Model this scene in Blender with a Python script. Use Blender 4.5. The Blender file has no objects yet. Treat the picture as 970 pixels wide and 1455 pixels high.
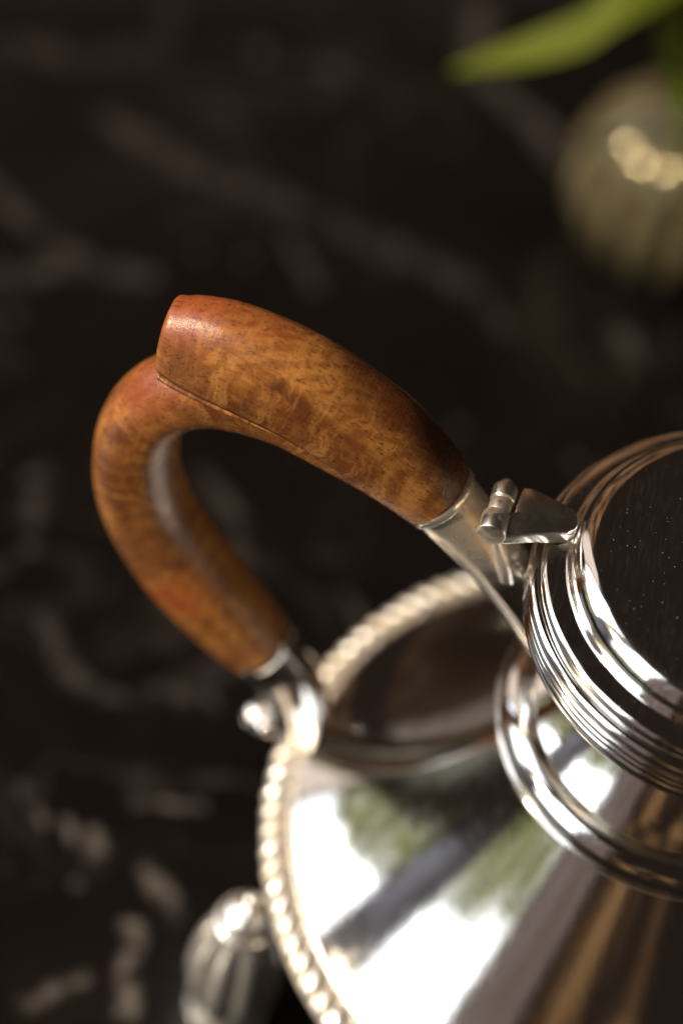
import bpy, math, random
from mathutils import Vector, Matrix
random.seed(7)
scene = bpy.context.scene
col = scene.collection

# ---------------------------------------------------------------- units
U = 0.008          # one drawing unit = 8 mm
ZT = 21.0          # lid edge stands 21 units above the table top
def P(x, y, z):
    return Vector((x * U, y * U, (z + ZT) * U))

# ---------------------------------------------------------------- camera
cam_d = bpy.data.cameras.new('camera')
cam = bpy.data.objects.new('camera', cam_d)
col.objects.link(cam)
# rows of the world -> camera rotation (x right, y down, z forward)
ROT = Matrix(((0.9697148535, 0.1930836931, 0.1495720239),
              (0.2442398470, -0.7666076091, -0.5938515562),
              (0.0, 0.6123981230, -0.7905495170)))
right, down, fwd = ROT[0], ROT[1], ROT[2]
m = Matrix((right, -down, -fwd)).transposed().to_4x4()
m.translation = P(-10.30088, -43.71968, 54.67861)
cam.matrix_world = m
cam_d.sensor_fit = 'HORIZONTAL'
cam_d.sensor_width = 24.0
cam_d.lens = 100.0
cam_d.clip_start = 0.02
cam_d.clip_end = 50.0
cam_d.dof.use_dof = True
cam_d.dof.focus_distance = 70.1 * U
cam_d.dof.aperture_fstop = 3.9
cam_d.dof.aperture_blades = 0
scene.camera = cam

# ---------------------------------------------------------------- world and lamps
world = bpy.data.worlds.new('World')
scene.world = world
world.use_nodes = True
bg = world.node_tree.nodes['Background']
bg.inputs['Color'].default_value = (0.0165, 0.0112, 0.0085, 1)
bg.inputs['Strength'].default_value = 1.0

def area(name, loc, target, sx, sy, power, color):
    d = bpy.data.lights.new(name, 'AREA')
    d.shape = 'RECTANGLE'
    d.size, d.size_y = sx, sy
    d.energy = power
    d.color = color
    o = bpy.data.objects.new(name, d)
    col.objects.link(o)
    o.location = loc
    o.rotation_euler = (Vector(target) - Vector(loc)).to_track_quat('-Z', 'Y').to_euler()
    return o
#LAMPS
def polar(az, el_dist, z):
    a = math.radians(az)
    return (el_dist * math.cos(a), el_dist * math.sin(a), z)
def upright(name, az0, az1, dist, z0, z1, radiance, color):
    """upright rectangular lamp at a distance round the pot, between two azimuths and two heights"""
    az = (az0 + az1) / 2
    w = 2 * dist * math.tan(math.radians(abs(az1 - az0) / 2))
    h = z1 - z0
    o = area(name, polar(az, dist, (z0 + z1) / 2), polar(az, 0.0, (z0 + z1) / 2), w, h, radiance * math.pi * w * h, color)
    return o
def view_nodes(o, scale, stops, seed):
    """uneven brightness over a lamp: noise mottling for the added lamps"""
    d = o.data; d.use_nodes = True
    nt = d.node_tree; em = nt.nodes['Emission']
    g = nt.nodes.new('ShaderNodeNewGeometry')
    mp = nt.nodes.new('ShaderNodeMapping'); mp.inputs['Scale'].default_value = scale; mp.inputs['Location'].default_value = (seed, seed * 0.7, 0)
    nt.links.new(g.outputs['Parametric'], mp.inputs['Vector'])
    n = nt.nodes.new('ShaderNodeTexNoise'); n.inputs['Scale'].default_value = 1.0; n.inputs['Detail'].default_value = 4; n.inputs['Roughness'].default_value = 0.6
    nt.links.new(mp.outputs[0], n.inputs['Vector'])
    r = nt.nodes.new('ShaderNodeValToRGB'); e = r.color_ramp.elements
    while len(e) < len(stops): e.new(0.5)
    for q, (p_, c_) in zip(e, stops): q.position = p_; q.color = (*c_, 1)
    nt.links.new(n.outputs[0], r.inputs[0]); nt.links.new(r.outputs[0], em.inputs['Color'])
WIN = (0.95, 0.97, 1.0)
# two tall bright windows left of the table: bright sky over a strip of garden
def window_view(o, split, seed):
    d = o.data; d.use_nodes = True
    nt = d.node_tree; em = nt.nodes['Emission']
    def new(t, **k):
        n = nt.nodes.new(t)
        for a_, b_ in k.items(): setattr(n, a_, b_)
        return n
    g = new('ShaderNodeNewGeometry')
    sep = new('ShaderNodeSeparateXYZ'); nt.links.new(g.outputs['Parametric'], sep.inputs[0])
    def nz(scale, det):
        mp = new('ShaderNodeMapping'); mp.inputs['Scale'].default_value = scale; mp.inputs['Location'].default_value = (seed, seed * 0.7, 0)
        nt.links.new(g.outputs['Parametric'], mp.inputs['Vector'])
        n = new('ShaderNodeTexNoise'); n.inputs['Scale'].default_value = 1.0; n.inputs['Detail'].default_value = det; n.inputs['Roughness'].default_value = 0.62
        nt.links.new(mp.outputs[0], n.inputs['Vector'])
        return n.outputs[0]
    def rp(f, stops):
        r = new('ShaderNodeValToRGB'); e = r.color_ramp.elements
        while len(e) < len(stops): e.new(0.5)
        for q, (p_, c_) in zip(e, stops): q.position = p_; q.color = (*c_, 1)
        nt.links.new(f, r.inputs[0]); return r.outputs[0]
    garden = rp(nz((7, 26, 1), 5), [(0.36, (0.006, 0.006, 0.005)), (0.45, (0.032, 0.038, 0.010)), (0.51, (0.11, 0.12, 0.045)), (0.55, (0.055, 0.05, 0.04)), (0.62, (0.34, 0.34, 0.33))])
    sky_c = rp(nz((2.2, 3.5, 1), 3), [(0.30, (0.45, 0.50, 0.62)), (0.48, (0.92, 0.96, 1.0)), (1.0, (1.0, 1.0, 1.0))])
    ma = new('ShaderNodeMath', operation='MULTIPLY_ADD'); nt.links.new(nz((6, 14, 1), 4), ma.inputs[0]); ma.inputs[1].default_value = 0.16; nt.links.new(sep.outputs[1], ma.inputs[2])
    mr = new('ShaderNodeMapRange', interpolation_type='SMOOTHSTEP'); nt.links.new(ma.outputs[0], mr.inputs[0])
    mr.inputs[1].default_value = split + 0.06; mr.inputs[2].default_value = split + 0.10
    mx = new('ShaderNodeMix', data_type='RGBA'); nt.links.new(mr.outputs[0], mx.inputs[0]); nt.links.new(garden, mx.inputs[6]); nt.links.new(sky_c, mx.inputs[7])
    nt.links.new(mx.outputs[2], em.inputs['Color'])
for a0, a1, sp_, sd in ((157, 186, 0.12, 1.0), (202, 228, 0.10, 5.0)):
    w_ = upright('window_lamp', a0, a1, 1.15, 0.03, 1.9, 3.4, (1, 1, 1))
    window_view(w_, sp_, sd)
# unseen dim lamps added for reflections: grey wall, pale curtains, warm wooden posts
p_ = upright('pier_reflection_lamp', 186.5, 201.5, 1.17, 0.05, 1.9, 0.30, (1, 1, 1))
view_nodes(p_, (1.0, 4.0, 1), [(0.35, (0.16, 0.15, 0.16)), (0.55, (0.45, 0.46, 0.55)), (0.75, (0.9, 0.95, 1.1))], 2.0)
upright('curtain_reflection_lamp', 142, 155, 1.15, 0.0, 1.5, 0.9, (1.0, 0.83, 0.72))
c_ = upright('curtain_reflection_lamp', 229.5, 247, 1.16, 0.0, 1.6, 0.50, (1, 1, 1))
view_nodes(c_, (9, 0.6, 1), [(0.35, (0.10, 0.06, 0.055)), (0.48, (0.35, 0.27, 0.25)), (0.56, (0.22, 0.15, 0.14)), (0.68, (0.9, 0.84, 0.82))], 4.0)
p_ = upright('post_reflection_lamp', 250, 284, 1.2, -0.02, 0.75, 0.30, (1, 1, 1))
view_nodes(p_, (8.0, 1.1, 1), [(0.46, (0.012, 0.008, 0.006)), (0.52, (0.10, 0.05, 0.025)), (0.57, (0.62, 0.33, 0.13)), (0.66, (0.75, 0.46, 0.22)), (0.72, (0.10, 0.06, 0.04))], 7.3)
w_ = upright('wall_reflection_lamp', 92, 140, 1.6, 0.05, 1.5, 0.36, (1, 1, 1))  # unseen lamp added for brown reflections on the far side
view_nodes(w_, (9, 4, 1), [(0.42, (0.03, 0.015, 0.008)), (0.55, (0.55, 0.27, 0.12)), (0.7, (0.9, 0.5, 0.27))], 3.0)
# low warm sunbeam through the nearer window
SUN_AZ, SUN_EL, SUN_D = math.radians(199), math.radians(34), 2.6
sun = area('sunbeam_lamp', (SUN_D * math.cos(SUN_EL) * math.cos(SUN_AZ), SUN_D * math.cos(SUN_EL) * math.sin(SUN_AZ), 0.15 + SUN_D * math.sin(SUN_EL)), (0, 0, 0.15), 0.10, 0.10, 104, (1.0, 0.83, 0.60))
sun.data.shape = 'DISK'

vs = scene.view_settings
vs.view_transform = 'Standard'
vs.look = 'None'
vs.exposure = 0.0
vs.gamma = 1.0
vs.use_curve_mapping = False

# ---------------------------------------------------------------- node helpers
def new_mat(name):
    mt = bpy.data.materials.new(name)
    mt.use_nodes = True
    nt = mt.node_tree
    return mt, nt, nt.nodes['Principled BSDF']
def N(nt, typ, **kw):
    n = nt.nodes.new(typ)
    for k, v in kw.items():
        if k.startswith('i_'):
            n.inputs[int(k[2:])].default_value = v
        else:
            setattr(n, k, v)
    return n
def lk(nt, a, b):
    nt.links.new(a, b)
def math_n(nt, op, a, b=None, c=None, clamp=False):
    n = nt.nodes.new('ShaderNodeMath'); n.operation = op; n.use_clamp = clamp
    for i, v in enumerate((a, b, c)):
        if v is None: continue
        if isinstance(v, (int, float)): n.inputs[i].default_value = v
        else: nt.links.new(v, n.inputs[i])
    return n.outputs[0]
def mix(nt, fac, a, b, blend='MIX'):
    n = nt.nodes.new('ShaderNodeMix'); n.data_type = 'RGBA'; n.blend_type = blend
    for sock, v in ((n.inputs[0], fac), (n.inputs[6], a), (n.inputs[7], b)):
        if isinstance(v, (int, float)): sock.default_value = v
        elif isinstance(v, tuple): sock.default_value = (*v, 1) if len(v) == 3 else v
        else: nt.links.new(v, sock)
    return n.outputs[2]
def ramp(nt, fac, stops):
    n = nt.nodes.new('ShaderNodeValToRGB')
    e = n.color_ramp.elements
    while len(e) < len(stops): e.new(0.5)
    for s, (p, c) in zip(e, stops):
        s.position = p
        s.color = (c, c, c, 1) if isinstance(c, (int, float)) else (*c, 1)
    nt.links.new(fac, n.inputs[0])
    return n.outputs[0]
def noise(nt, vec, scale, detail=4, rough=0.55, dist=0.0):
    n = nt.nodes.new('ShaderNodeTexNoise')
    n.inputs['Scale'].default_value = scale
    n.inputs['Detail'].default_value = detail
    n.inputs['Roughness'].default_value = rough
    n.inputs['Distortion'].default_value = dist
    if vec is not None: nt.links.new(vec, n.inputs['Vector'])
    return n
def mapping(nt, vec, scale=(1, 1, 1), rot=(0, 0, 0), loc=(0, 0, 0)):
    n = nt.nodes.new('ShaderNodeMapping')
    n.inputs['Scale'].default_value = scale
    n.inputs['Rotation'].default_value = rot
    n.inputs['Location'].default_value = loc
    nt.links.new(vec, n.inputs['Vector'])
    return n.outputs[0]
def bump(nt, height, strength, dist):
    n = nt.nodes.new('ShaderNodeBump')
    n.inputs['Strength'].default_value = strength
    n.inputs['Distance'].default_value = dist
    nt.links.new(height, n.inputs['Height'])
    return n.outputs[0]
def geo_pos(nt):
    return nt.nodes.new('ShaderNodeNewGeometry').outputs['Position']
def blob(nt, pos, centre, radius, soft, warp=None):
    """1 near a point of the thing, 0 away from it, ragged by a noise"""
    v = nt.nodes.new('ShaderNodeVectorMath'); v.operation = 'DISTANCE'
    nt.links.new(pos, v.inputs[0]); v.inputs[1].default_value = centre
    d = v.outputs['Value']
    if warp is not None:
        d = math_n(nt, 'ADD', d, math_n(nt, 'MULTIPLY', math_n(nt, 'SUBTRACT', warp, 0.5), radius * 1.2))
    mr = nt.nodes.new('ShaderNodeMapRange'); mr.interpolation_type = 'SMOOTHSTEP'
    nt.links.new(d, mr.inputs[0])
    mr.inputs[1].default_value = radius + soft; mr.inputs[2].default_value = max(radius - soft, 0)
    mr.inputs[3].default_value = 0; mr.inputs[4].default_value = 1
    return mr.outputs[0]

# ---------------------------------------------------------------- materials
def silver(name, rough=0.07, tarnish=0.0, dust=0.0, scratch=0.06, tint=(0.93, 0.90, 0.855), patch=None, dents=0.8):
    mt, nt, b = new_mat(name)
    pos = geo_pos(nt)
    n1 = noise(nt, pos, 60, 5)
    base = mix(nt, ramp(nt, n1.outputs[0], [(0.35, 0.0), (0.75, 1.0)]), tint, tuple(c * 0.9 for c in tint))
    b.inputs['Metallic'].default_value = 1.0
    rv = math_n(nt, 'MULTIPLY_ADD', n1.outputs[0], rough * 0.9, rough * 0.55)
    sm = noise(nt, mapping(nt, pos, (1, 1, 0.5)), 130, 7, 0.7, 0.8)
    rv = math_n(nt, 'ADD', rv, math_n(nt, 'MULTIPLY', ramp(nt, sm.outputs[0], [(0.50, 0.0), (0.72, 1.0)]), min(rough * 1.4, 0.08)))
    met = None
    if tarnish > 0:
        n2 = noise(nt, pos, 150, 9, 0.72)
        t = ramp(nt, n2.outputs[0], [(0.66 - 0.36 * tarnish, 0.0), (1.0 - 0.36 * tarnish, 1.0)])
        if patch: t = math_n(nt, 'MULTIPLY', t, blob(nt, pos, patch[0], patch[1], patch[1] * 0.55, n2.outputs[0]))
        n4 = noise(nt, pos, 900, 4, 0.65)
        tc = mix(nt, n4.outputs[0], (0.46, 0.31, 0.16), (0.74, 0.58, 0.38))
        base = mix(nt, math_n(nt, 'MULTIPLY', t, 0.9), base, tc)
        fl_ = noise(nt, pos, 620, 4, 0.7)
        base = mix(nt, math_n(nt, 'MULTIPLY', t, ramp(nt, fl_.outputs[0], [(0.60, 0.0), (0.70, 0.85)])), base, (0.11, 0.05, 0.02))
        rv = math_n(nt, 'ADD', rv, math_n(nt, 'MULTIPLY', t, 0.30))
        met = math_n(nt, 'SUBTRACT', 1.0, math_n(nt, 'MULTIPLY', t, 0.45))
    if dust > 0:
        vo = N(nt, 'ShaderNodeTexVoronoi'); vo.inputs['Scale'].default_value = 1100
        lk(nt, pos, vo.inputs['Vector'])
        thr = math_n(nt, 'MULTIPLY', ramp(nt, vo.outputs['Color'], [(0.5, 0.0), (1.0, 1.0)]), 0.175 * dust)
        d = math_n(nt, 'LESS_THAN', vo.outputs['Distance'], thr)
        big = noise(nt, pos, 70, 3)
        d = math_n(nt, 'MULTIPLY', d, ramp(nt, big.outputs[0], [(0.4, 0.0), (0.6, 1.0)]))
        d = math_n(nt, 'MULTIPLY', d, 0.4)
        base = mix(nt, d, base, (0.60, 0.52, 0.44))
        met = math_n(nt, 'SUBTRACT', met if met is not None else 1.0, d, clamp=True)
        rv = math_n(nt, 'ADD', rv, math_n(nt, 'MULTIPLY', d, 0.6))
        fs_ = noise(nt, mapping(nt, pos, (1500, 160, 500), (0.0, 0.0, -0.5)), 1.0, 5, 0.75, 0.8)
        fz = noise(nt, pos, 42, 4, 0.6)
        film = math_n(nt, 'MULTIPLY', ramp(nt, fs_.outputs[0], [(0.50, 0.0), (0.70, 1.0)]), math_n(nt, 'MULTIPLY', ramp(nt, fz.outputs[0], [(0.40, 0.15), (0.62, 1.0)]), 0.016 * dust))
        met = math_n(nt, 'SUBTRACT', met, film, clamp=True)
    lk(nt, base, b.inputs['Base Color'])
    lk(nt, rv, b.inputs['Roughness'])
    if met is not None: lk(nt, met, b.inputs['Metallic'])
    # hairline scratches and tiny dents of old hand polished silver
    s1 = noise(nt, mapping(nt, pos, (1600, 90, 400), (0.3, 0.2, 0.9)), 1.0, 4, 0.7)
    s2 = noise(nt, pos, 45, 3, 0.5)
    h = math_n(nt, 'ADD', math_n(nt, 'MULTIPLY', s1.outputs[0], 0.09), math_n(nt, 'MULTIPLY', s2.outputs[0], dents))
    lk(nt, bump(nt, h, scratch, 0.0015), b.inputs['Normal'])
    return mt
M_SILVER = silver('polished_silver', rough=0.075, scratch=0.11)
M_LID = silver('lid_silver', rough=0.085, dust=1.0, scratch=0.06)
_a = math.radians(172.5)
M_OLD = silver('tarnished_silver', rough=0.10, tarnish=1.25, scratch=0.06, patch=(P(6.6 * math.cos(_a) + 0.1 * math.sin(_a), 6.6 * math.sin(_a) - 0.1 * math.cos(_a), -1.4), 1.5 * U))
M_HINGE = silver('worn_hinge_silver', rough=0.30, tarnish=0.45, dust=0.8, scratch=0.16, tint=(0.90, 0.83, 0.73), dents=0.15)
M_LEAFPLATE = silver('hinge_plate_silver', rough=0.20, tarnish=0.12, dust=0.5, scratch=0.1, tint=(0.88, 0.83, 0.76), dents=0.3)
M_SATIN = silver('satin_silver', rough=0.15, scratch=0.1, tint=(0.96, 0.92, 0.86))
M_SATIN.node_tree.nodes['Principled BSDF'].inputs['Metallic'].default_value = 0.85
M_BRIGHT = silver('gadroon_silver', rough=0.24, tarnish=0.65, scratch=0.15)
M_RIM = silver('rim_silver', rough=0.31, tarnish=0.75, scratch=0.15)

def wood():
    mt, nt, b = new_mat('burr_wood')
    at = N(nt, 'ShaderNodeAttribute', attribute_name='flow')
    fl = at.outputs['Vector']
    pos = geo_pos(nt)
    warp = noise(nt, mapping(nt, fl, (0.35, 0.8, 0.8)), 1.0, 3, 0.5)
    wv = N(nt, 'ShaderNodeVectorMath', operation='MULTIPLY_ADD')
    lk(nt, warp.outputs['Color'], wv.inputs[0]); wv.inputs[1].default_value = (1.5, 0.65, 0.65); lk(nt, fl, wv.inputs[2])
    f2 = wv.outputs[0]
    g1 = noise(nt, mapping(nt, f2, (0.40, 0.95, 0.95)), 1.0, 7, 0.66, 0.5)       # broad burr clouds
    g2 = noise(nt, mapping(nt, f2, (1.1, 9.0, 9.0)), 1.0, 6, 0.7, 0.5)         # fibre streaks
    g3 = noise(nt, mapping(nt, f2, (1.5, 0.8, 0.8), (0, 0.3, 0.7)), 1.0, 6, 0.7, 0.9)  # cross figure
    wvn = N(nt, 'ShaderNodeTexWave'); wvn.inputs['Scale'].default_value = 0.9; wvn.inputs['Distortion'].default_value = 5.0
    wvn.inputs['Detail'].default_value = 4.0; wvn.inputs['Detail Scale'].default_value = 0.8; wvn.inputs['Detail Roughness'].default_value = 0.62
    lk(nt, mapping(nt, f2, (0.9, 1.3, 1.3), (0, 0, 0.9)), wvn.inputs['Vector'])
    c = ramp(nt, g1.outputs[0], [(0.30, (0.10, 0.031, 0.008)), (0.42, (0.25, 0.090, 0.016)), (0.54, (0.46, 0.205, 0.038)), (0.64, (0.27, 0.098, 0.018)), (0.78, (0.11, 0.036, 0.009))])
    c = mix(nt, math_n(nt, 'MULTIPLY', ramp(nt, wvn.outputs['Fac'], [(0.15, 1.0), (0.6, 0.0)]), 0.5), c, (0.15, 0.052, 0.013))
    c = mix(nt, math_n(nt, 'MULTIPLY', ramp(nt, g2.outputs[0], [(0.36, 1.0), (0.56, 0.0)]), 0.5), c, (0.15, 0.045, 0.011))
    c = mix(nt, math_n(nt, 'MULTIPLY', ramp(nt, g3.outputs[0], [(0.50, 0.0), (0.78, 1.0)]), 0.6), c, (0.52, 0.26, 0.065))
    g6 = noise(nt, mapping(nt, fl, (0.32, 0.75, 0.75), loc=(3.1, 0.4, 0.2)), 1.0, 3, 0.55, 0.6)   # slow light and dark zones
    c = mix(nt, ramp(nt, g6.outputs[0], [(0.36, 0.62), (0.56, 0.0)]), c, (0.085, 0.026, 0.008))
    g4 = noise(nt, mapping(nt, f2, (1.6, 24.0, 24.0), (0, 0, 0.12)), 1.0, 4, 0.7, 0.3)   # hair-fine fibres
    c = mix(nt, math_n(nt, 'MULTIPLY', ramp(nt, g4.outputs[0], [(0.36, 1.0), (0.52, 0.0)]), 0.38), c, (0.12, 0.040, 0.011))
    g5 = noise(nt, mapping(nt, f2, (3.4, 0.55, 0.55), (0, 0, 0.25)), 1.0, 5, 0.65, 0.4)   # flame bars across the grip
    c = mix(nt, math_n(nt, 'MULTIPLY', ramp(nt, g5.outputs[0], [(0.50, 0.0), (0.66, 1.0)]), 0.45), c, (0.56, 0.27, 0.06))
    rag = noise(nt, pos, 170, 5, 0.65).outputs[0]
    return mt, nt, b, fl, f2, pos, c, rag, g2

def finish_wood():
    mt, nt, b, fl, f2, pos, c, rag, g2 = wood()
    th = math.radians(172.5)
    def hp(rho, z, off=0.0):
        return P(rho * math.cos(th) - off * math.sin(th), rho * math.sin(th) + off * math.cos(th), z)
    # worn red stain at the crook, dark knot on the flank, shaded upper end by the socket painted dark
    for rho, z, off, r, colr, amt in ((16.0, -0.6, 0.6, 0.009, (0.26, 0.058, 0.018), 0.6),
                                      (15.2, 2.3, 0.0, 0.009, (0.26, 0.050, 0.013), 0.7),
                                      (13.3, 2.2, -0.3, 0.008, (0.24, 0.055, 0.015), 0.5),
                                      (14.0, -8.1, 0.9, 0.006, (0.36, 0.075, 0.018), 0.6),
                                      (15.2, -6.6, 1.0, 0.007, (0.15, 0.055, 0.02), 0.5),
                                      (8.6, 0.3, -0.4, 0.011, (0.055, 0.016, 0.006), 0.9),
                                      (10.4, 1.5, -0.6, 0.010, (0.10, 0.028, 0.008), 0.75),
                                      (12.5, 1.6, 0.95, 0.0014, (0.04, 0.013, 0.005), 0.85),
                                      (14.9, 1.1, 1.05, 0.0045, (0.16, 0.06, 0.018), 0.7)):
        c = mix(nt, math_n(nt, 'MULTIPLY', blob(nt, pos, hp(rho, z, off), r, r * 0.7, rag), amt), c, colr)
    # open pores: short dark dashes along the grain
    vo = N(nt, 'ShaderNodeTexVoronoi'); vo.inputs['Scale'].default_value = 1.0
    lk(nt, mapping(nt, f2, (6.5, 21.0, 21.0)), vo.inputs['Vector'])
    pore = math_n(nt, 'LESS_THAN', vo.outputs['Distance'], math_n(nt, 'MULTIPLY', ramp(nt, vo.outputs['Color'], [(0.45, 0.0), (0.8, 1.0)]), 0.42))
    c = mix(nt, math_n(nt, 'MULTIPLY', pore, 0.6), c, (0.035, 0.012, 0.005))
    c = mix(nt, 1.0, c, (0.94, 0.89, 1.05), 'MULTIPLY')
    ga = N(nt, 'ShaderNodeAttribute', attribute_name='grime_shade')
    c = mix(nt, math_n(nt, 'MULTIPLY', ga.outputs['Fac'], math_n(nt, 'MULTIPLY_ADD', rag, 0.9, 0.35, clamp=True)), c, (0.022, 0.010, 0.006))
    lk(nt, c, b.inputs['Base Color'])
    rn = noise(nt, mapping(nt, fl, (9.0, 16.0, 16.0), (0, 0, 0.5)), 1.0, 5, 0.7).outputs[0]
    sc1 = noise(nt, mapping(nt, fl, (30.0, 2.0, 2.0), (0, 0, 0.35)), 1.0, 3, 0.6).outputs[0]
    lk(nt, math_n(nt, 'MULTIPLY_ADD', rn, 0.26, 0.13), b.inputs['Roughness'])
    b.inputs['Specular IOR Level'].default_value = 0.45
    h = math_n(nt, 'SUBTRACT', math_n(nt, 'MULTIPLY', g2.outputs[0], 0.5), math_n(nt, 'MULTIPLY', pore, 0.6))
    h = math_n(nt, 'ADD', h, math_n(nt, 'MULTIPLY', math_n(nt, 'ADD', rn, sc1), 0.40))
    lk(nt, bump(nt, h, 0.30, 0.0006), b.inputs['Normal'])
    return mt
M_WOOD = finish_wood()

# ---------------------------------------------------------------- mesh helpers
def link(name, me, mat, parent=None):
    o = bpy.data.objects.new(name, me)
    col.objects.link(o)
    if mat is not None and not me.materials: me.materials.append(mat)
    if parent is not None: o.parent = parent
    return o
def mesh(name, vs_, fs, sharp=40, flow=None):
    me = bpy.data.meshes.new(name)
    me.from_pydata([tuple(v) for v in vs_], [], fs)
    me.polygons.foreach_set('use_smooth', [True] * len(me.polygons))
    if flow is not None:
        a = me.attributes.new('flow', 'FLOAT_VECTOR', 'POINT')
        a.data.foreach_set('vector', [c for f in flow for c in f])
    me.update()
    me.validate()
    if sharp: me.set_sharp_from_angle(angle=math.radians(sharp))
    return me
def cat(pts, n):
    """Catmull-Rom through tuples, n samples a span"""
    out = []
    L = len(pts)
    for i in range(L - 1):
        p0 = pts[max(i - 1, 0)]; p1 = pts[i]; p2 = pts[i + 1]; p3 = pts[min(i + 2, L - 1)]
        for k in range(n):
            t = k / n
            out.append(tuple(0.5 * (2 * b_ + (c_ - a_) * t + (2 * a_ - 5 * b_ + 4 * c_ - d_) * t * t + (3 * b_ - a_ - 3 * c_ + d_) * t ** 3)
                             for a_, b_, c_, d_ in zip(p0, p1, p2, p3)))
    out.append(tuple(pts[-1]))
    return out
def lathe_data(prof, seg=160, centre=(0, 0)):
    vs_, fs = [], []
    n = len(prof)
    for j in range(seg):
        a = 2 * math.pi * j / seg
        for r, z in prof:
            vs_.append(P(centre[0] + r * math.cos(a), centre[1] + r * math.sin(a), z))
    for j in range(seg):
        k = (j + 1) % seg
        for i in range(n - 1):
            if prof[i][0] < 1e-6 and prof[i + 1][0] < 1e-6: continue
            if prof[i][0] < 1e-6: fs.append((j * n + i, j * n + i + 1, k * n + i + 1))
            elif prof[i + 1][0] < 1e-6: fs.append((j * n + i, j * n + i + 1, k * n + i))
            else: fs.append((j * n + i, j * n + i + 1, k * n + i + 1, k * n + i))
    return vs_, fs
def lathe(name, prof, mat, parent, seg=160, sharp=40, centre=(0, 0)):
    vs_, fs = lathe_data(prof, seg, centre)
    return link(name, mesh(name, vs_, fs, sharp), mat, parent)
def torus_prof(r, z, a, b=None, n=16, start=0.0):
    b = b or a
    return [(r + a * math.cos(start + 2 * math.pi * i / n), z + b * math.sin(start + 2 * math.pi * i / n)) for i in range(n + 1)]
def ring_sweep(rings, close_a=True, close_b=True):
    vs_, fs = [], []
    m_ = len(rings[0])
    for r in rings: vs_ += list(r)
    for i in range(len(rings) - 1):
        for j in range(m_):
            k = (j + 1) % m_
            fs.append((i * m_ + j, i * m_ + k, (i + 1) * m_ + k, (i + 1) * m_ + j))
    if close_a:
        vs_.append(sum(rings[0], Vector()) / m_); c = len(vs_) - 1
        for j in range(m_): fs.append((c, (j + 1) % m_, j))
    if close_b:
        vs_.append(sum(rings[-1], Vector()) / m_); c = len(vs_) - 1; o = (len(rings) - 1) * m_
        for j in range(m_): fs.append((c, o + j, o + (j + 1) % m_))
    return vs_, fs
def tube3(points, radii, seg=20, scale_b=1.0):
    """tube through 3D points (already in metres), parallel transported; radii in metres"""
    rings = []
    up = None
    for i, p in enumerate(points):
        t = (points[min(i + 1, len(points) - 1)] - points[max(i - 1, 0)]).normalized()
        if up is None:
            up = t.orthogonal().normalized()
        up = (up - t * up.dot(t)).normalized()
        w = t.cross(up)
        rings.append([p + (up * math.cos(2 * math.pi * j / seg) + w * math.sin(2 * math.pi * j / seg) * scale_b) * radii[i] for j in range(seg)])
    return ring_sweep(rings)

TH = math.radians(172.5)                       # azimuth of handle and hinge
ER = Vector((math.cos(TH), math.sin(TH), 0))
EB = Vector((-math.sin(TH), math.cos(TH), 0))  # sideways out of the handle's plane, towards the viewer
def HP(rho, z, off=0.0):
    v = ER * rho + EB * off
    return P(v.x, v.y, z)

def tag(o, label, cat_, group=None):
    o['label'] = label; o['category'] = cat_
    if group: o['group'] = group
    return o
def empty(name, loc):
    o = bpy.data.objects.new(name, None); col.objects.link(o)
    o.location = loc; o.empty_display_size = 0.02
    return o
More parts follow.
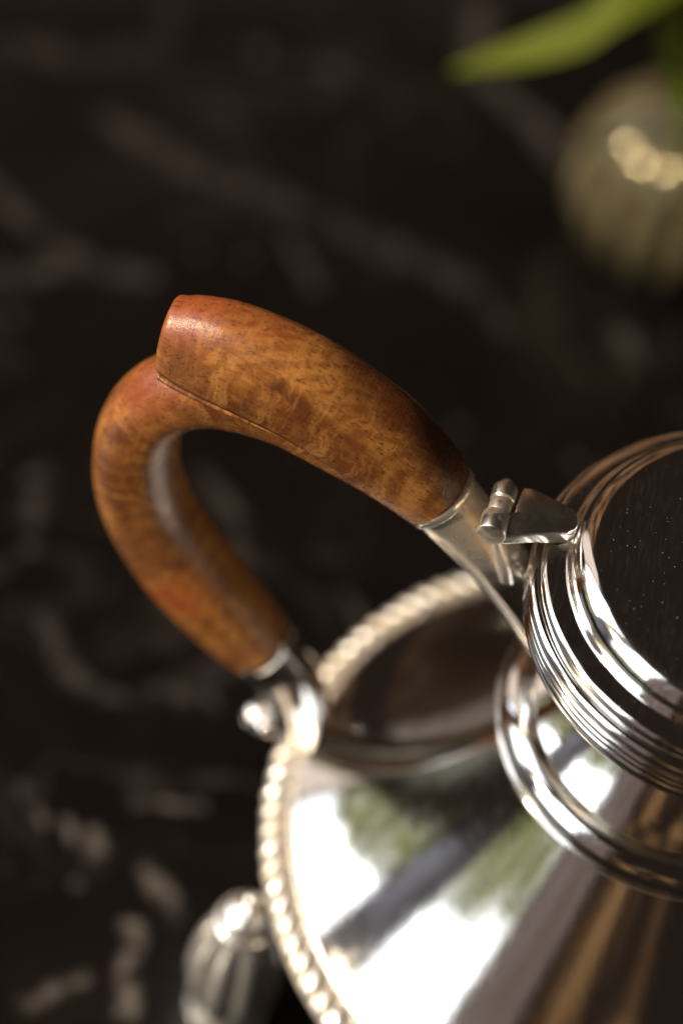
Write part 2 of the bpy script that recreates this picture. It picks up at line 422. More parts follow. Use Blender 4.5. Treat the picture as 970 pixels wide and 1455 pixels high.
#BUILD
# ================================================================ table
def marble():
    mt, nt, b = new_mat('black_marble')
    pos = geo_pos(nt)
    seg = bpy.data.node_groups.new('segment_distance', 'ShaderNodeTree')
    for nm in ('P', 'A', 'B'):
        seg.interface.new_socket(nm, in_out='INPUT', socket_type='NodeSocketVector')
    seg.interface.new_socket('D', in_out='OUTPUT', socket_type='NodeSocketFloat')
    gi = seg.nodes.new('NodeGroupInput'); go = seg.nodes.new('NodeGroupOutput')
    def vm(op, a, b_=None):
        n = seg.nodes.new('ShaderNodeVectorMath'); n.operation = op
        seg.links.new(a, n.inputs[0])
        if b_ is not None: seg.links.new(b_, n.inputs[1])
        return n
    pa = vm('SUBTRACT', gi.outputs[0], gi.outputs[1]).outputs[0]
    ba = vm('SUBTRACT', gi.outputs[2], gi.outputs[1]).outputs[0]
    d1 = vm('DOT_PRODUCT', pa, ba).outputs['Value']; d2 = vm('DOT_PRODUCT', ba, ba).outputs['Value']
    dv = seg.nodes.new('ShaderNodeMath'); dv.operation = 'DIVIDE'; dv.use_clamp = True
    seg.links.new(d1, dv.inputs[0]); seg.links.new(d2, dv.inputs[1])
    sc_ = seg.nodes.new('ShaderNodeVectorMath'); sc_.operation = 'SCALE'
    seg.links.new(ba, sc_.inputs[0]); seg.links.new(dv.outputs[0], sc_.inputs['Scale'])
    ln = vm('DISTANCE', pa, sc_.outputs[0])
    seg.links.new(ln.outputs['Value'], go.inputs[0])
    # ragged position
    nz = noise(nt, pos, 38, 4, 0.6)
    sub = N(nt, 'ShaderNodeVectorMath', operation='SUBTRACT'); lk(nt, nz.outputs['Color'], sub.inputs[0]); sub.inputs[1].default_value = (0.5, 0.5, 0.5)
    wp = N(nt, 'ShaderNodeVectorMath', operation='MULTIPLY_ADD'); lk(nt, sub.outputs[0], wp.inputs[0]); wp.inputs[1].default_value = (0.013, 0.013, 0); lk(nt, pos, wp.inputs[2])
    pw = wp.outputs[0]
    VE = [([(-22.0, 30.1), (-19.0, 28.5), (-15.8, 28.3), (-11.9, 27.5), (-8.6, 26.7), (-6.1, 24.7)], 0.55, 0.42),
          ([(-27.0, 26.5), (-23.0, 23.5), (-21.0, 22.8)], 0.4, 0.5),
          ([(-26.0, 20.2), (-21.9, 22.3), (-18.7, 23.0)], 0.4, 0.55),
          ([(-10.6, 43.0), (-9.1, 37.5), (-7.25, 35.75), (-5.4, 33.7)], 0.55, 0.75),
          ([(-18.8, 7.7), (-17.7, 6.3), (-16.1, 5.6), (-13.1, 6.3)], 0.4, 0.5),
          ([(-15.0, 14.9), (-13.5, 13.5), (-12.9, 11.9)], 0.35, 0.45),
          ([(-27.0, 32.5), (-23.7, 32.4), (-21.9, 34.0)], 0.5, 0.35),
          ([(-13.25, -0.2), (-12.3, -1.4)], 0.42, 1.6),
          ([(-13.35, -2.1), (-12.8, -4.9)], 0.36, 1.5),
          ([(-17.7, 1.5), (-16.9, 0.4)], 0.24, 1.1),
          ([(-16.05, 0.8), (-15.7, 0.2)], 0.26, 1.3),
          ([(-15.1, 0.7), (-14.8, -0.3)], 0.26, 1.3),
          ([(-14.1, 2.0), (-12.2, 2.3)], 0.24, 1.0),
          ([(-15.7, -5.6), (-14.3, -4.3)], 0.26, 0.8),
          ([(-20.2, 13.2), (-20.2, 11.4)], 0.4, 0.4),
          ([(-9.5, 11.5), (-8.6, 10.6)], 0.25, 0.6),
          ([(-14.4, 26.8), (-13.4, 24.7)], 0.3, 0.4),
          ([(-2.1, 25.7), (-1.75, 24.8)], 0.5, 0.7)]
    total = None
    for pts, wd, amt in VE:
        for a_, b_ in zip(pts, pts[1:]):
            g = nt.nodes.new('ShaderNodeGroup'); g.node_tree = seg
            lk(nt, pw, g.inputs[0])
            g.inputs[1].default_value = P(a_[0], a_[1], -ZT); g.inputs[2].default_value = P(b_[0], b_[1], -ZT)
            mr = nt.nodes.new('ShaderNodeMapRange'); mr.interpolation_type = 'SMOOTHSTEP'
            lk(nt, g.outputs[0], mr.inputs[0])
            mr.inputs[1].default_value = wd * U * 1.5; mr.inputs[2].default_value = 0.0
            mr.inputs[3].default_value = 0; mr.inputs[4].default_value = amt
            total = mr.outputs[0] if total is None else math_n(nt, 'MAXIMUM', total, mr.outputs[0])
    brk = noise(nt, pos, 120, 6, 0.7)
    total = math_n(nt, 'MULTIPLY', total, ramp(nt, brk.outputs[0], [(0.41, 0.04), (0.60, 1.0)]))
    vf = N(nt, 'ShaderNodeTexVoronoi'); vf.inputs['Scale'].default_value = 95; lk(nt, pos, vf.inputs['Vector'])
    fk = math_n(nt, 'LESS_THAN', vf.outputs['Distance'], math_n(nt, 'MULTIPLY', ramp(nt, vf.outputs['Color'], [(0.70, 0.0), (0.95, 1.0)]), 0.32))
    total = math_n(nt, 'MAXIMUM', total, math_n(nt, 'MULTIPLY', fk, 0.35))
    # finer random veining
    vv = noise(nt, pos, 16, 7, 0.6, 1.2)
    fine = ramp(nt, math_n(nt, 'ABSOLUTE', math_n(nt, 'SUBTRACT', vv.outputs[0], 0.5)), [(0.0, 1.0), (0.025, 0.0)])
    fm = noise(nt, pos, 9, 2)
    fine = math_n(nt, 'MULTIPLY', fine, math_n(nt, 'MULTIPLY', ramp(nt, fm.outputs[0], [(0.45, 0.0), (0.65, 1.0)]), 0.22))
    cl = noise(nt, pos, 30, 5, 0.6)
    base = mix(nt, cl.outputs[0], (0.0022, 0.0017, 0.0015), (0.0082, 0.0062, 0.0055))
    v = math_n(nt, 'MAXIMUM', total, fine)
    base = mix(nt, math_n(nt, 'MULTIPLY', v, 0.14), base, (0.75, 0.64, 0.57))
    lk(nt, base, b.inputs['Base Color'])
    lk(nt, math_n(nt, 'MULTIPLY_ADD', cl.outputs[0], 0.12, 0.20), b.inputs['Roughness'])
    b.inputs['Specular IOR Level'].default_value = 0.35
    return mt
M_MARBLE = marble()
def table():
    e0 = Vector((-27.56, 34.9)); e1 = Vector((-2.05, 44.4))
    ux = (e1 - e0).normalized(); uy = Vector((ux.y, -ux.x))       # uy points back towards the viewer
    o = (e0 + e1) / 2
    W, D_, T, bv = 62, 78, 3.2, 0.25
    vs_, rings = [], []
    for inset, z in ((bv, -ZT), (bv * 0.3, -ZT - bv * 0.3), (0, -ZT - bv), (0, -ZT - T)):
        ring = []
        for sx, sy in ((-1, 0), (1, 0), (1, 1), (-1, 1)):
            x = sx * (W - inset); y = inset if sy == 0 else D_ - inset
            q = o + ux * x + uy * y
            ring.append(P(q.x, q.y, z))
        rings.append(ring)
    vs_, fs = ring_sweep(rings)
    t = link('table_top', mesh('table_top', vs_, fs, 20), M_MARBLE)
    t['kind'] = 'structure'
    t['label'] = 'black polished marble table top with grey veins'
table()

# ================================================================ teapot
pot = empty('teapot', (0, 0, 0))
tag(pot, 'polished silver teapot with burr wood handle, hinged round lid and gadrooned shoulder', 'teapot')

# body: trumpet shoulder, belly, foot
shoulder = cat([(4.72, -7.2), (4.80, -7.5), (5.60, -8.9), (6.44, -10.25), (7.32, -11.5), (8.24, -12.6), (9.1, -13.42), (9.75, -13.95)], 8)
belly = cat([(9.9, -14.9), (8.0, -15.02), (6.3, -15.3), (5.75, -16.4), (5.8, -17.4), (5.9, -18.6), (5.5, -19.5), (5.2, -19.9)], 6)
lathe('body', shoulder + [(9.9, -14.4)] + belly, M_SILVER, pot, 200)
lathe('foot', [(5.2, -19.85), (5.3, -20.0), (5.6, -20.2), (5.95, -20.5), (6.05, -20.8), (6.0, -21.0), (5.0, -21.0)], M_SILVER, pot)
neck = cat([(5.0, -2.8), (4.0, -2.92), (3.1, -3.1), (2.72, -3.5), (2.82, -4.2), (3.10, -4.9), (3.46, -5.6), (3.86, -6.25), (4.25, -6.74)], 8)
lathe('neck', neck, M_SILVER, pot, 200, 60)
ring = lathe('neck_ring', cat([(4.15, -6.76), (4.24, -6.70), (4.34, -6.68), (4.52, -6.69), (4.74, -6.79), (4.93, -6.98), (5.04, -7.22), (5.06, -7.36), (5.12, -7.38), (5.15, -7.45), (5.10, -7.55), (4.98, -7.6), (4.7, -7.62)], 5), M_SILVER, pot, 200, 50)

# gadrooned shoulder rim
rim = lathe('shoulder_rim', cat([(9.5, -14.02), (9.55, -13.86), (9.66, -13.82), (9.76, -13.92), (9.8, -14.04), (10.1, -14.12), (10.36, -14.28), (10.46, -14.5), (10.36, -14.8), (10.1, -14.95), (9.8, -14.95)], 5), M_RIM, pot, 200, 60)
def gadroon_mesh():
    vs_, fs = [], []
    n, k = 10, 6
    for i in range(k + 1):
        a = math.pi * i / k
        for j in range(n):
            b_ = 2 * math.pi * j / n
            x = -math.cos(a) * 0.47; rr = math.sin(a) ** 0.8
            y = rr * math.cos(b_) * 0.30; z = rr * math.sin(b_) * 0.185 - x * x * 0.5
            y += x * 0.4
            vs_.append(Vector((x * U, y * U, z * U)))
    for i in range(k):
        for j in range(n):
            q = (j + 1) % n
            fs.append((i * n + j, i * n + q, (i + 1) * n + q, (i + 1) * n + j))
    return mesh('gadroon', vs_, fs, None)
gm = gadroon_mesh(); gm.materials.append(M_RIM)
NG = 102
for i in range(NG):
    a = 2 * math.pi * i / NG
    g = link('gadroon', gm, None, rim)
    g.location = P(10.13 * math.cos(a), 10.13 * math.sin(a), -14.08 + random.uniform(-0.02, 0.02))
    g.rotation_euler = (0, math.radians(24 + random.uniform(-3, 3)), a)
    s = random.uniform(0.93, 1.05); g.scale = (s, s, s)

# reeded collar round the mouth
collar = lathe('mouth_collar', [(4.6, -1.36), (5.18, -1.36), (5.2, -1.45), (5.2, -2.7), (5.1, -2.85), (4.2, -2.95)], M_SILVER, pot, 200)
for z, r, a, b_ in ((-1.56, 5.26, 0.20, 0.21), (-1.91, 5.33, 0.10, 0.13), (-2.15, 5.31, 0.10, 0.12), (-2.50, 5.20, 0.19, 0.24)):
    lathe('reed', torus_prof(r, z, a, b_, 18), M_SILVER, collar, 200, None)

# lid
lid_prof = [(0, 0.20), (1.2, 0.18), (2.4, 0.11), (3.3, 0.03), (3.75, -0.02), (3.90, -0.03), (3.97, 0.0)]
lid_prof += cat([(4.00, 0.01), (4.08, -0.01), (4.22, -0.08), (4.36, -0.20), (4.47, -0.38), (4.53, -0.56), (4.55, -0.72)], 4)
lid_prof += cat([(4.58, -0.76), (4.62, -0.81), (4.70, -0.845), (4.86, -0.865), (5.03, -0.895), (5.13, -0.93), (5.20, -1.0), (5.22, -1.12), (5.22, -1.30)], 4)
lid_prof += [(5.0, -1.33), (0, -1.33)]
lid = lathe('lid', lid_prof, M_LID, pot, 240, 28)

# hinge
hinge = empty('hinge', (0, 0, 0)); hinge.parent = pot
HR, HZ = 6.52, -0.60
THH = math.radians(174.8)
def HPH(rho, z, off=0.0):
    return P(rho * math.cos(THH) - off * math.sin(THH), rho * math.sin(THH) + off * math.cos(THH), z)
def barrel(name, o0, o1, r, mat, parent, dome=0.0, r1=None):
    rings = []
    st = [(o0, r * 0.5), (o0, r * 0.93), (o0 + 0.012, r * 0.975), (o0 + 0.035, r), (o1 - 0.035, r), (o1 - 0.012, r * 0.975), (o1, r * 0.93), (o1, r * 0.5)]
    if dome:
        st = [(o0, r)] + [(o0 + (o1 - o0) * math.sin(a), r * math.cos(a) + 0.001) for a in (0.2, 0.5, 0.8, 1.1, 1.35, 1.5)]
    for off, rr in st:
        rings.append([HPH(HR + rr * math.cos(2 * math.pi * j / 28), HZ + rr * math.sin(2 * math.pi * j / 28), off) for j in range(28)])
    v_, f_ = ring_sweep(rings)
    return link(name, mesh(name, v_, f_, 45), mat, parent)
barrel('knuckle', 0.42, 1.06, 0.37, M_HINGE, hinge)
barrel('knuckle', -0.04, 0.39, 0.29, M_HINGE, hinge)
barrel('knuckle', -0.50, -0.06, 0.32, M_HINGE, hinge)
barrel('pin', -0.48, -0.78, 0.25, M_HINGE, hinge, dome=1)
def hinge_leaf():
    # outline in (rho, sideways), swept over a gentle arch
    outl = [(6.50, 1.05), (6.10, 0.98), (5.5, 0.70), (5.0, 0.50), (4.72, 0.40), (4.55, 0.22), (4.50, 0.0), (4.55, -0.22), (4.72, -0.38), (5.0, -0.46), (5.5, -0.58), (5.95, -0.66), (6.14, -0.60), (6.16, -0.2), (6.16, 0.38), (6.20, 0.44), (6.50, 0.44)]
    def top(r): 
        t = (r - 4.5) / 1.95
        return -0.42 + 0.02 * math.sin(t * math.pi) - 0.05 * t * t
    c = Vector((5.5, 0.05))
    rings = []
    for sc_, dz in ((0.98, -0.42), (1.0, -0.36), (1.0, -0.12), (0.985, -0.05), (0.95, -0.012), (0.89, 0.0), (0.5, 0.03)):
        ring_ = []
        for r, o_ in outl:
            q = c + (Vector((r, o_)) - c) * sc_
            ring_.append(HPH(q.x, top(q.x) + dz + (0.03 - 0.05 * q.y * q.y if dz > -0.03 else 0), q.y))
        rings.append(ring_)
    v_, f_ = ring_sweep(rings)
    return link('hinge_leaf', mesh('hinge_leaf', v_, f_, 50), M_LEAFPLATE, hinge)
hinge_leaf()
def bracket():
    rings = []
    for rho, z, w, d in ((6.45, -0.85, 0.42, 0.22), (6.35, -1.3, 0.36, 0.22), (6.18, -1.9, 0.28, 0.26), (5.98, -2.5, 0.18, 0.25), (5.8, -3.0, 0.12, 0.2)):
        rings.append([HPH(rho + d * math.cos(2 * math.pi * j / 16), z, 0.42 + w * math.sin(2 * math.pi * j / 16)) for j in range(16)])
    v_, f_ = ring_sweep(rings)
    link('hinge_bracket', mesh('hinge_bracket', v_, f_, 50), M_OLD, hinge)
bracket()

# wooden handle ------------------------------------------------------------
def frames(path):
    """path of (rho, z, ...) -> tangents and outward normals in the handle's plane"""
    out = []
    for i, p in enumerate(path):
        a = path[max(i - 1, 0)]; b_ = path[min(i + 1, len(path) - 1)]
        t = Vector((b_[0] - a[0], b_[1] - a[1])).normalized()
        out.append((t, Vector((-t.y, t.x))))
    return out
TUBE = [(8.05, -1.49, 0.95), (9.41, -0.79, 1.04), (10.80, -0.33, 1.09), (12.16, -0.08, 1.07), (13.46, -0.16, 1.06), (14.55, -0.58, 1.03), (15.42, -1.36, 1.02),
        (15.96, -2.58, 1.05), (16.03, -4.05, 1.11), (15.69, -5.69, 1.18), (14.95, -7.08, 1.22), (13.93, -8.38, 1.23), (12.75, -9.53, 1.15), (11.61, -10.57, 0.97)]
BODY = [(8.05, -1.49, 0.96, 1.02), (8.75, -1.12, 1.08, 1.42), (10.0, -0.52, 1.22, 1.78), (11.36, 0.06, 1.28, 1.84), (12.28, 0.31, 1.28, 1.94), (13.35, 0.44, 1.25, 2.0), (14.41, 0.48, 1.15, 1.98), (15.15, 0.52, 1.03, 1.75), (15.49, 0.55, 0.95, 1.52)]
def grip():
    vs_, fs, flow = [], [], []
    grime_shade = {}
    def add(rings, fl):
        o = len(vs_)
        v_, f_ = ring_sweep(rings)
        vs_.extend(v_); fs.extend(tuple(i + o for i in f) for f in f_)
        for r in fl: flow.extend(r)
        flow.append(fl[0][0]); flow.append(fl[-1][0])
    S_ = 40
    # loop
    path = cat(TUBE, 8)
    fr = frames(path)
    rings, fl = [], []
    s = 0.0
    ends = [(0, 0.80), (0.0, 0.93)]
    for i, ((rho, z, r), (t, n)) in enumerate(zip(path, fr)):
        if i: s += math.hypot(rho - path[i - 1][0], z - path[i - 1][1])
        r_, f_ = [], []
        for j in range(S_):
            a = 2 * math.pi * j / S_
            ca, sa = math.cos(a), math.sin(a)
            k = (abs(ca) ** 2.25 + abs(sa) ** 2.25) ** (-1 / 2.25)
            bb = r * k * ca; nn = r * k * sa
            r_.append(HP(rho + n.x * nn, z + n.y * nn, bb)); f_.append((s, bb, nn))
        rings.append(r_); fl.append(f_)
    # rounded shoulders at both cut ends
    def shrink(ring_, k, dv):
        c = sum(ring_, Vector()) / len(ring_)
        return [c + (q - c) * k + dv for q in ring_]
    t0, t1 = fr[0][0], fr[-1][0]
    d0 = (ER * -t0.x + Vector((0, 0, -t0.y))) * U; d1 = (ER * t1.x + Vector((0, 0, t1.y))) * U
    rings = [shrink(rings[0], 0.9, d0 * 0.10), shrink(rings[0], 0.97, d0 * 0.06)] + rings + [shrink(rings[-1], 0.97, d1 * 0.07), shrink(rings[-1], 0.9, d1 * 0.12)]
    fl = [fl[0], fl[0]] + fl + [fl[-1], fl[-1]]
    ends_ = {}
    for q, a_ in ((0, 0.8), (1, 0.8), (2, 0.7), (3, 0.25), (len(rings) - 1, 0.8), (len(rings) - 2, 0.8), (len(rings) - 3, 0.7), (len(rings) - 4, 0.25)):
        for j in range(S_): ends_[q * S_ + j] = a_
    add(rings, fl)
    # thick upper part with the blunt thumb spur
    path = cat(BODY, 8)
    fr = frames(path)
    rings, fl = [], []
    s = 0.3
    for i, ((rho, z, b_, h), (t, n)) in enumerate(zip(path, fr)):
        if i: s += math.hypot(rho - path[i - 1][0], z - path[i - 1][1])
        lean = 0.12 * max(0.0, (i / (len(path) - 1) - 0.8) / 0.2)
        r_, f_ = [], []
        for j in range(S_ + 8):
            a = 2 * math.pi * j / (S_ + 8)
            ca, sa = math.cos(a), math.sin(a)
            bb = b_ * math.copysign(abs(ca) ** 0.82, ca)
            nn = h * abs(sa) ** 0.95 if sa >= 0 else -0.42 * abs(sa) ** 0.7
            tt = lean * nn
            if -0.27 < nn < -0.02 and i > 22: grime_shade[len(rings) * (S_ + 8) + j] = min(1.0, (i - 22) / 12)  # shade painted into the colour under the thumb-rest lip
            r_.append(HP(rho + n.x * nn + t.x * tt, z + n.y * nn + t.y * tt, bb)); f_.append((s, bb, nn + 0.4))
        rings.append(r_); fl.append(f_)
    t1 = fr[-1][0]; d1 = (ER * t1.x + Vector((0, 0, t1.y))) * U
    last = rings[-1]
    for k, d in ((0.975, 0.09), (0.93, 0.16), (0.86, 0.205), (0.7, 0.235), (0.4, 0.25)):
        rings.append(shrink(last, k, d1 * d)); fl.append(fl[-1])
    t0 = fr[0][0]; d0 = (ER * -t0.x + Vector((0, 0, -t0.y))) * U
    rings.insert(0, shrink(rings[0], 0.95, d0 * 0.07)); fl.insert(0, fl[0])
    off_ = len(vs_) + S_ + 8
    add(rings, fl)
    # carved bead that follows the edge of the thumb rest on both flanks
    for sg in (1, -1):
        pts, rad, ff = [], [], []
        ppath = cat(BODY, 8)
        ffr = frames(ppath)
        n0 = len(ppath)
        for i in range(26, n0):
            rho, z, b_, h = ppath[i]; t, n = ffr[i]
            k = (i - 26) / (n0 - 27)
            pts.append(HP(rho - n.x * 0.20, z - n.y * 0.20, sg * (b_ + 0.005 - 0.14 * (1 - k) ** 2)))
            rad.append((0.05 + 0.04 * k) * U)
        v_, f_ = tube3(pts, rad, 10)
        o = len(vs_)
        vs_.extend(v_); fs.extend(tuple(i + o for i in f) for f in f_)
        for i in range(len(pts)):
            for j in range(10): flow.append((i * 0.12, sg * 1.2, 0.1))
        flow.append((0, 1, 0)); flow.append((0, 1, 0))
    me = mesh('handle', vs_, fs, 55, flow)
    ga = me.attributes.new('grime_shade', 'FLOAT', 'POINT')
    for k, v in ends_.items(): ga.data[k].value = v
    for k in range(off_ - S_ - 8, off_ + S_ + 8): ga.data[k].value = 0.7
    for k, v in grime_shade.items(): ga.data[off_ + k].value = v
    return link('handle', me, M_WOOD, pot)
grip()

def plane_tube(name, st, mat, parent, squash=1.0, seg=32, sharp=50, n=8):
    path = cat(st, n); fr = frames(path)
    rings = []
    for (rho, z, r), (t, nn) in zip(path, fr):
        rings.append([HP(rho + nn.x * r * math.sin(2 * math.pi * j / seg), z + nn.y * r * math.sin(2 * math.pi * j / seg), r * squash * math.cos(2 * math.pi * j / seg)) for j in range(seg)])
    v_, f_ = ring_sweep(rings)
    return link(name, mesh(name, v_, f_, sharp), mat, parent)
us = plane_tube('upper_socket', [(7.98, -1.545, 0.93), (7.6, -1.87, 0.91), (7.15, -2.26, 0.86), (6.2, -3.15, 0.78), (5.2, -4.1, 0.82), (4.3, -4.9, 0.95), (3.0, -5.6, 1.1)], M_OLD, pot)
plane_tube('ferrule', [(8.10, -1.45, 0.985), (8.06, -1.48, 1.01), (7.98, -1.545, 1.01), (7.94, -1.58, 0.97)], M_OLD, us, n=2)
ls = plane_tube('lower_socket', [(11.68, -10.50, 0.94), (11.3, -10.9, 0.95), (10.75, -11.5, 0.93), (10.28, -12.3, 0.83), (10.0, -13.1, 0.70), (9.85, -13.9, 0.58), (9.8, -14.3, 0.6)], M_SILVER, pot)
plane_tube('ferrule', [(11.74, -10.45, 0.97), (11.68, -10.50, 1.01), (11.58, -10.6, 1.01), (11.52, -10.66, 0.96)], M_SILVER, ls, n=2)
plane_tube('scroll', [(10.35, -12.3, 0.35), (10.75, -12.75, 0.3), (11.05, -13.3, 0.24), (11.2, -13.7, 0.22)], M_SILVER, ls, n=4)
def ball(name, c, r, mat, parent):
    v_, f_ = [], []
    rings = []
    for i in range(1, 12):
        a = math.pi * i / 12
        rings.append([c + Vector((math.sin(a) * math.cos(2 * math.pi * j / 20), math.sin(a) * math.sin(2 * math.pi * j / 20), -math.cos(a))) * r for j in range(20)])
    v_, f_ = ring_sweep(rings)
    return link(name, mesh(name, v_, f_, None), mat, parent)
ball('bead', HP(11.28, -13.94), 0.46 * U, M_SILVER, ls)
ball('bead', HP(10.95, -13.75, 0.35), 0.30 * U, M_SILVER, ls)

# spout on the far side of the body
def spout():
    pts = cat([(5.8, -17.4, 1.4), (8.6, -17.0, 1.35), (10.6, -15.3, 1.2), (11.3, -12.6, 1.0), (12.2, -9.6, 0.75), (13.2, -6.8, 0.62), (14.6, -5.0, 0.55)], 8)
    pp, rr = [], []
    for rho, z, r in pts:
        v = ER * -rho; pp.append(P(v.x, v.y, z)); rr.append(r * U)
    v_, f_ = tube3(pp, rr, 28)
    link('spout', mesh('spout', v_, f_, 50), M_SILVER, pot)
spout()

# ================================================================ fluted caster beside the pot
def lobed(prof, seg, nl, depth, centre, power=0.7, phase=0.0):
    """turned shape whose marked rings (third value) are pressed into upright lobes"""
    n = len(prof)
    vs_, fs = lathe_data([(r, z) for r, z, l in prof], seg, centre)
    c = Vector((centre[0] * U, centre[1] * U, 0))
    for jx in range(seg):
        k = abs(math.sin(math.pi * nl * jx / seg + phase)) ** power
        for i, (r, z, l) in enumerate(prof):
            if l > 0:
                v = vs_[jx * n + i]; f = 1 - depth * (1 - k) * l
                v.x = c.x + (v.x - c.x) * f; v.y = c.y + (v.y - c.y) * f
    return vs_, fs
def caster():
    cx, cy = -10.05, -4.05
    j = empty('silver_caster', P(cx, cy, -ZT))
    tag(j, 'small blurred fluted silver caster with knob top, standing under left edge of teapot shoulder', 'caster')
    inv = Matrix.Translation(-j.location)
    def own(o):
        o.parent = j; o.matrix_parent_inverse = inv; return o
    prof = cat([(0.95, -20.3, 0), (1.25, -19.9, 0.5), (1.42, -19.0, 1), (1.38, -18.0, 1), (1.25, -17.0, 1), (1.05, -16.3, 1), (0.86, -15.95, 0.6), (0.76, -15.85, 0)], 5)
    v_, f_ = lobed([(0, -20.3, 0)] + prof + [(0, -15.8, 0)], 126, 9, 0.22, (cx, cy), 0.75, 0.4)
    own(link('body', mesh('body', v_, f_, 60), M_SATIN))
    own(lathe('foot', [(0.75, -20.25), (0.85, -20.4), (1.1, -20.65), (1.2, -20.85), (1.18, -21.0), (0.8, -21.0)], M_SATIN, None, 48, 40, (cx, cy)))
    own(lathe('collar', torus_prof(0.80, -15.82, 0.12, 0.1, 12), M_SATIN, None, 48, None, (cx, cy)))
    own(lathe('cap', cat([(0.78, -15.8), (0.74, -15.55), (0.62, -15.32), (0.36, -15.16), (0.16, -15.05), (0.12, -14.95)], 4) + [(0, -14.9)], M_SATIN, None, 48, 60, (cx, cy)))
    own(ball('knob', P(cx, cy, -14.72), 0.27 * U, M_SATIN, None))
caster()

# ================================================================ vase and plant
def vase_mat():
    mt, nt, b = new_mat('olive_brass')
    pos = geo_pos(nt)
    n1 = noise(nt, pos, 40, 4)
    lk(nt, mix(nt, n1.outputs[0], (0.13, 0.105, 0.05), (0.20, 0.165, 0.09)), b.inputs['Base Color'])
    b.inputs['Metallic'].default_value = 0.6
    lk(nt, math_n(nt, 'MULTIPLY_ADD', n1.outputs[0], 0.05, 0.07), b.inputs['Roughness'])
    return mt
M_VASE = vase_mat()
def leaf_mat(name, ca, cb):
    mt, nt, b = new_mat(name)
    at = N(nt, 'ShaderNodeAttribute', attribute_name='flow')
    n1 = noise(nt, mapping(nt, at.outputs['Vector'], (1.0, 22.0, 1.0)), 1.0, 3)
    lk(nt, mix(nt, n1.outputs[0], ca, cb), b.inputs['Base Color'])
    b.inputs['Roughness'].default_value = 0.6
    b.inputs['Specular IOR Level'].default_value = 0.2
    b.inputs['Subsurface Weight'].default_value = 0.0
    lk(nt, bump(nt, n1.outputs[0], 0.3, 0.0005), b.inputs['Normal'])
    return mt
M_LEAF = leaf_mat('leaf_green', (0.055, 0.068, 0.0012), (0.095, 0.110, 0.0025))
M_STEM = leaf_mat('stem_green', (0.10, 0.16, 0.03), (0.20, 0.26, 0.06))
VX, VY, VR = -1.59, 30.2, 3.91
def vase():
    z0 = -ZT
    NL = 16
    prof = []
    for i in range(0, 34):
        a = -math.pi / 2 + 0.30 + (math.pi - 0.30 - 0.36) * i / 33
        prof.append((VR * math.cos(a), z0 + VR * 0.985 + VR * math.sin(a), math.cos(a)))
    b0 = prof[0]; top = prof[-1]
    out = [(0, z0, 0), (b0[0], z0, 0)] + prof + [(top[0] - 0.02, top[1] + 0.25, 0), (top[0] + 0.12, top[1] + 0.38, 0), (top[0] + 0.06, top[1] + 0.46, 0), (top[0] - 0.12, top[1] + 0.40, 0), (top[0] - 0.16, top[1] + 0.1, 0)]
    out += [(max(r - 0.45, 0.05), z + 0.05, 0) for r, z, l in reversed(prof[4:])] + [(0, z0 + 0.5, 0)]
    seg = NL * 14
    vs_, fs = lobed(out, seg, NL, 0.17, (VX, VY), 0.6)
    v_ = link('round_vase', mesh('round_vase', vs_, fs, 70), M_VASE)
    tag(v_, 'blurred round vase with bright highlights, cut off by the right edge beneath the green leaves', 'vase')
vase()
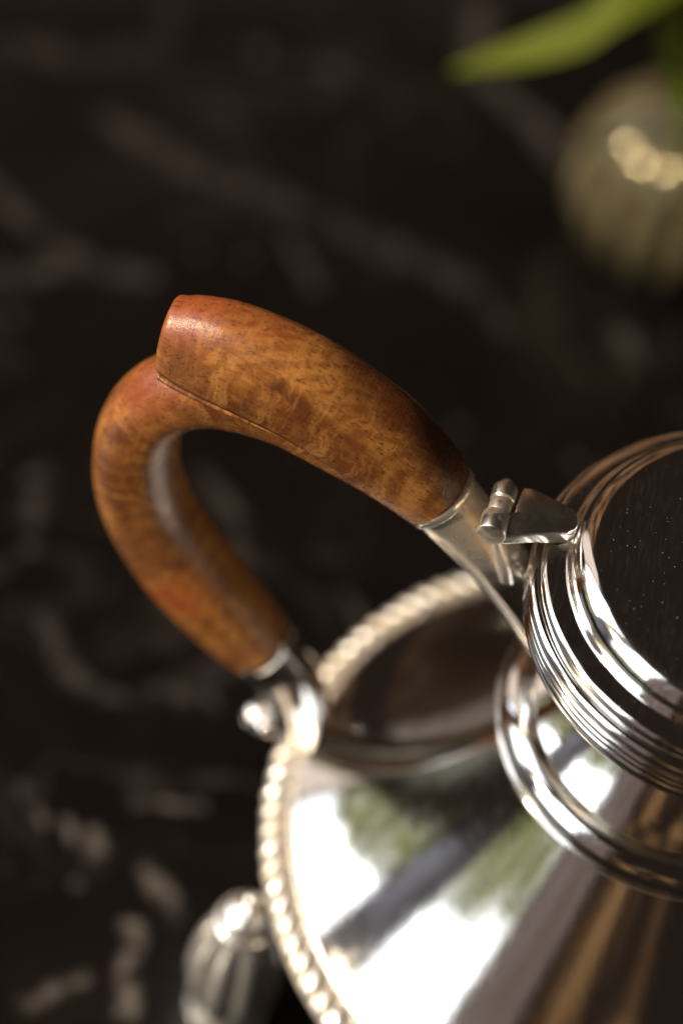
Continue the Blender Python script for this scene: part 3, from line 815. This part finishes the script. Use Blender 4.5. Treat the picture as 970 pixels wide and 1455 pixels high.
def leaf_mesh(name, spine, width, side, parent, mat):
    pts = cat(spine, 6)
    n = len(pts)
    vs_, fs, flow = [], [], []
    for i, p in enumerate(pts):
        k = i / (n - 1)
        w = width * (math.sin(math.pi * min(1, 0.10 + 0.9 * k) ** 0.85) ** 0.75 if k < 0.995 else 0.02)
        q = P(*p)
        t = (P(*pts[min(i + 1, n - 1)]) - P(*pts[max(i - 1, 0)])).normalized()
        sd = (side - t * side.dot(t)).normalized()
        up = sd.cross(t)
        for top_ in (1, -1):
            for s in (-1, -0.5, 0, 0.5, 1):
                vs_.append(q + sd * (s * w * U) + up * U * ((0.10 * abs(s) * width) + top_ * 0.035 * (1 - 0.7 * abs(s))))
                flow.append((k * 4, s, 0))
    for i in range(n - 1):
        a, b_ = i * 10, (i + 1) * 10
        for s in range(4):
            fs.append((a + s, a + s + 1, b_ + s + 1, b_ + s))
            fs.append((a + 5 + s + 1, a + 5 + s, b_ + 5 + s, b_ + 5 + s + 1))
        fs.append((a, b_, b_ + 5, a + 5)); fs.append((a + 4, a + 9, b_ + 9, b_ + 4))
    return link(name, mesh(name, vs_, fs, 70, flow), mat, parent)
def plant():
    pl = empty('green_plant', P(VX, VY, -ZT + 7.5))
    tag(pl, 'green cut stem with long pointed leaves standing in the round vase', 'plant')
    inv = Matrix.Translation(-pl.location)
    def own(o): o.matrix_parent_inverse = inv; return o
    st = cat([(VX + 0.3, VY, -18.5), (VX, VY - 0.2, -13.0), (-2.4, 29.8, -9.5), (-3.0, 29.6, -6.3), (-3.2, 29.7, -3.0)], 6)
    v_, f_ = tube3([P(*p) for p in st], [0.34 * U] * len(st), 14)
    own(link('stem', mesh('stem', v_, f_, 60), M_STEM, pl))
    own(leaf_mesh('leaf', [(-3.1, 29.6, -6.4), (-5.13, 27.94, -7.4), (-6.43, 27.0, -8.5), (-7.84, 26.7, -9.5), (-9.09, 26.8, -10.5), (-10.31, 27.14, -11.8)], 0.78, Vector((0.35, 0.75, 0.5)), pl, M_LEAF))
    own(leaf_mesh('leaf', [(-3.0, 29.6, -6.5), (-3.67, 29.0, -8.0), (-3.3, 28.3, -9.5), (-2.5, 27.6, -11.0), (-1.9, 26.9, -12.8)], 0.5, Vector((1, 0.1, 0.2)), pl, M_LEAF))
    own(leaf_mesh('leaf', [(-3.2, 29.7, -4.5), (-1.8, 30.8, -3.8), (0.4, 31.8, -4.2), (2.6, 32.5, -5.8)], 0.7, Vector((0.3, -0.9, 0.3)), pl, M_LEAF))
plant()
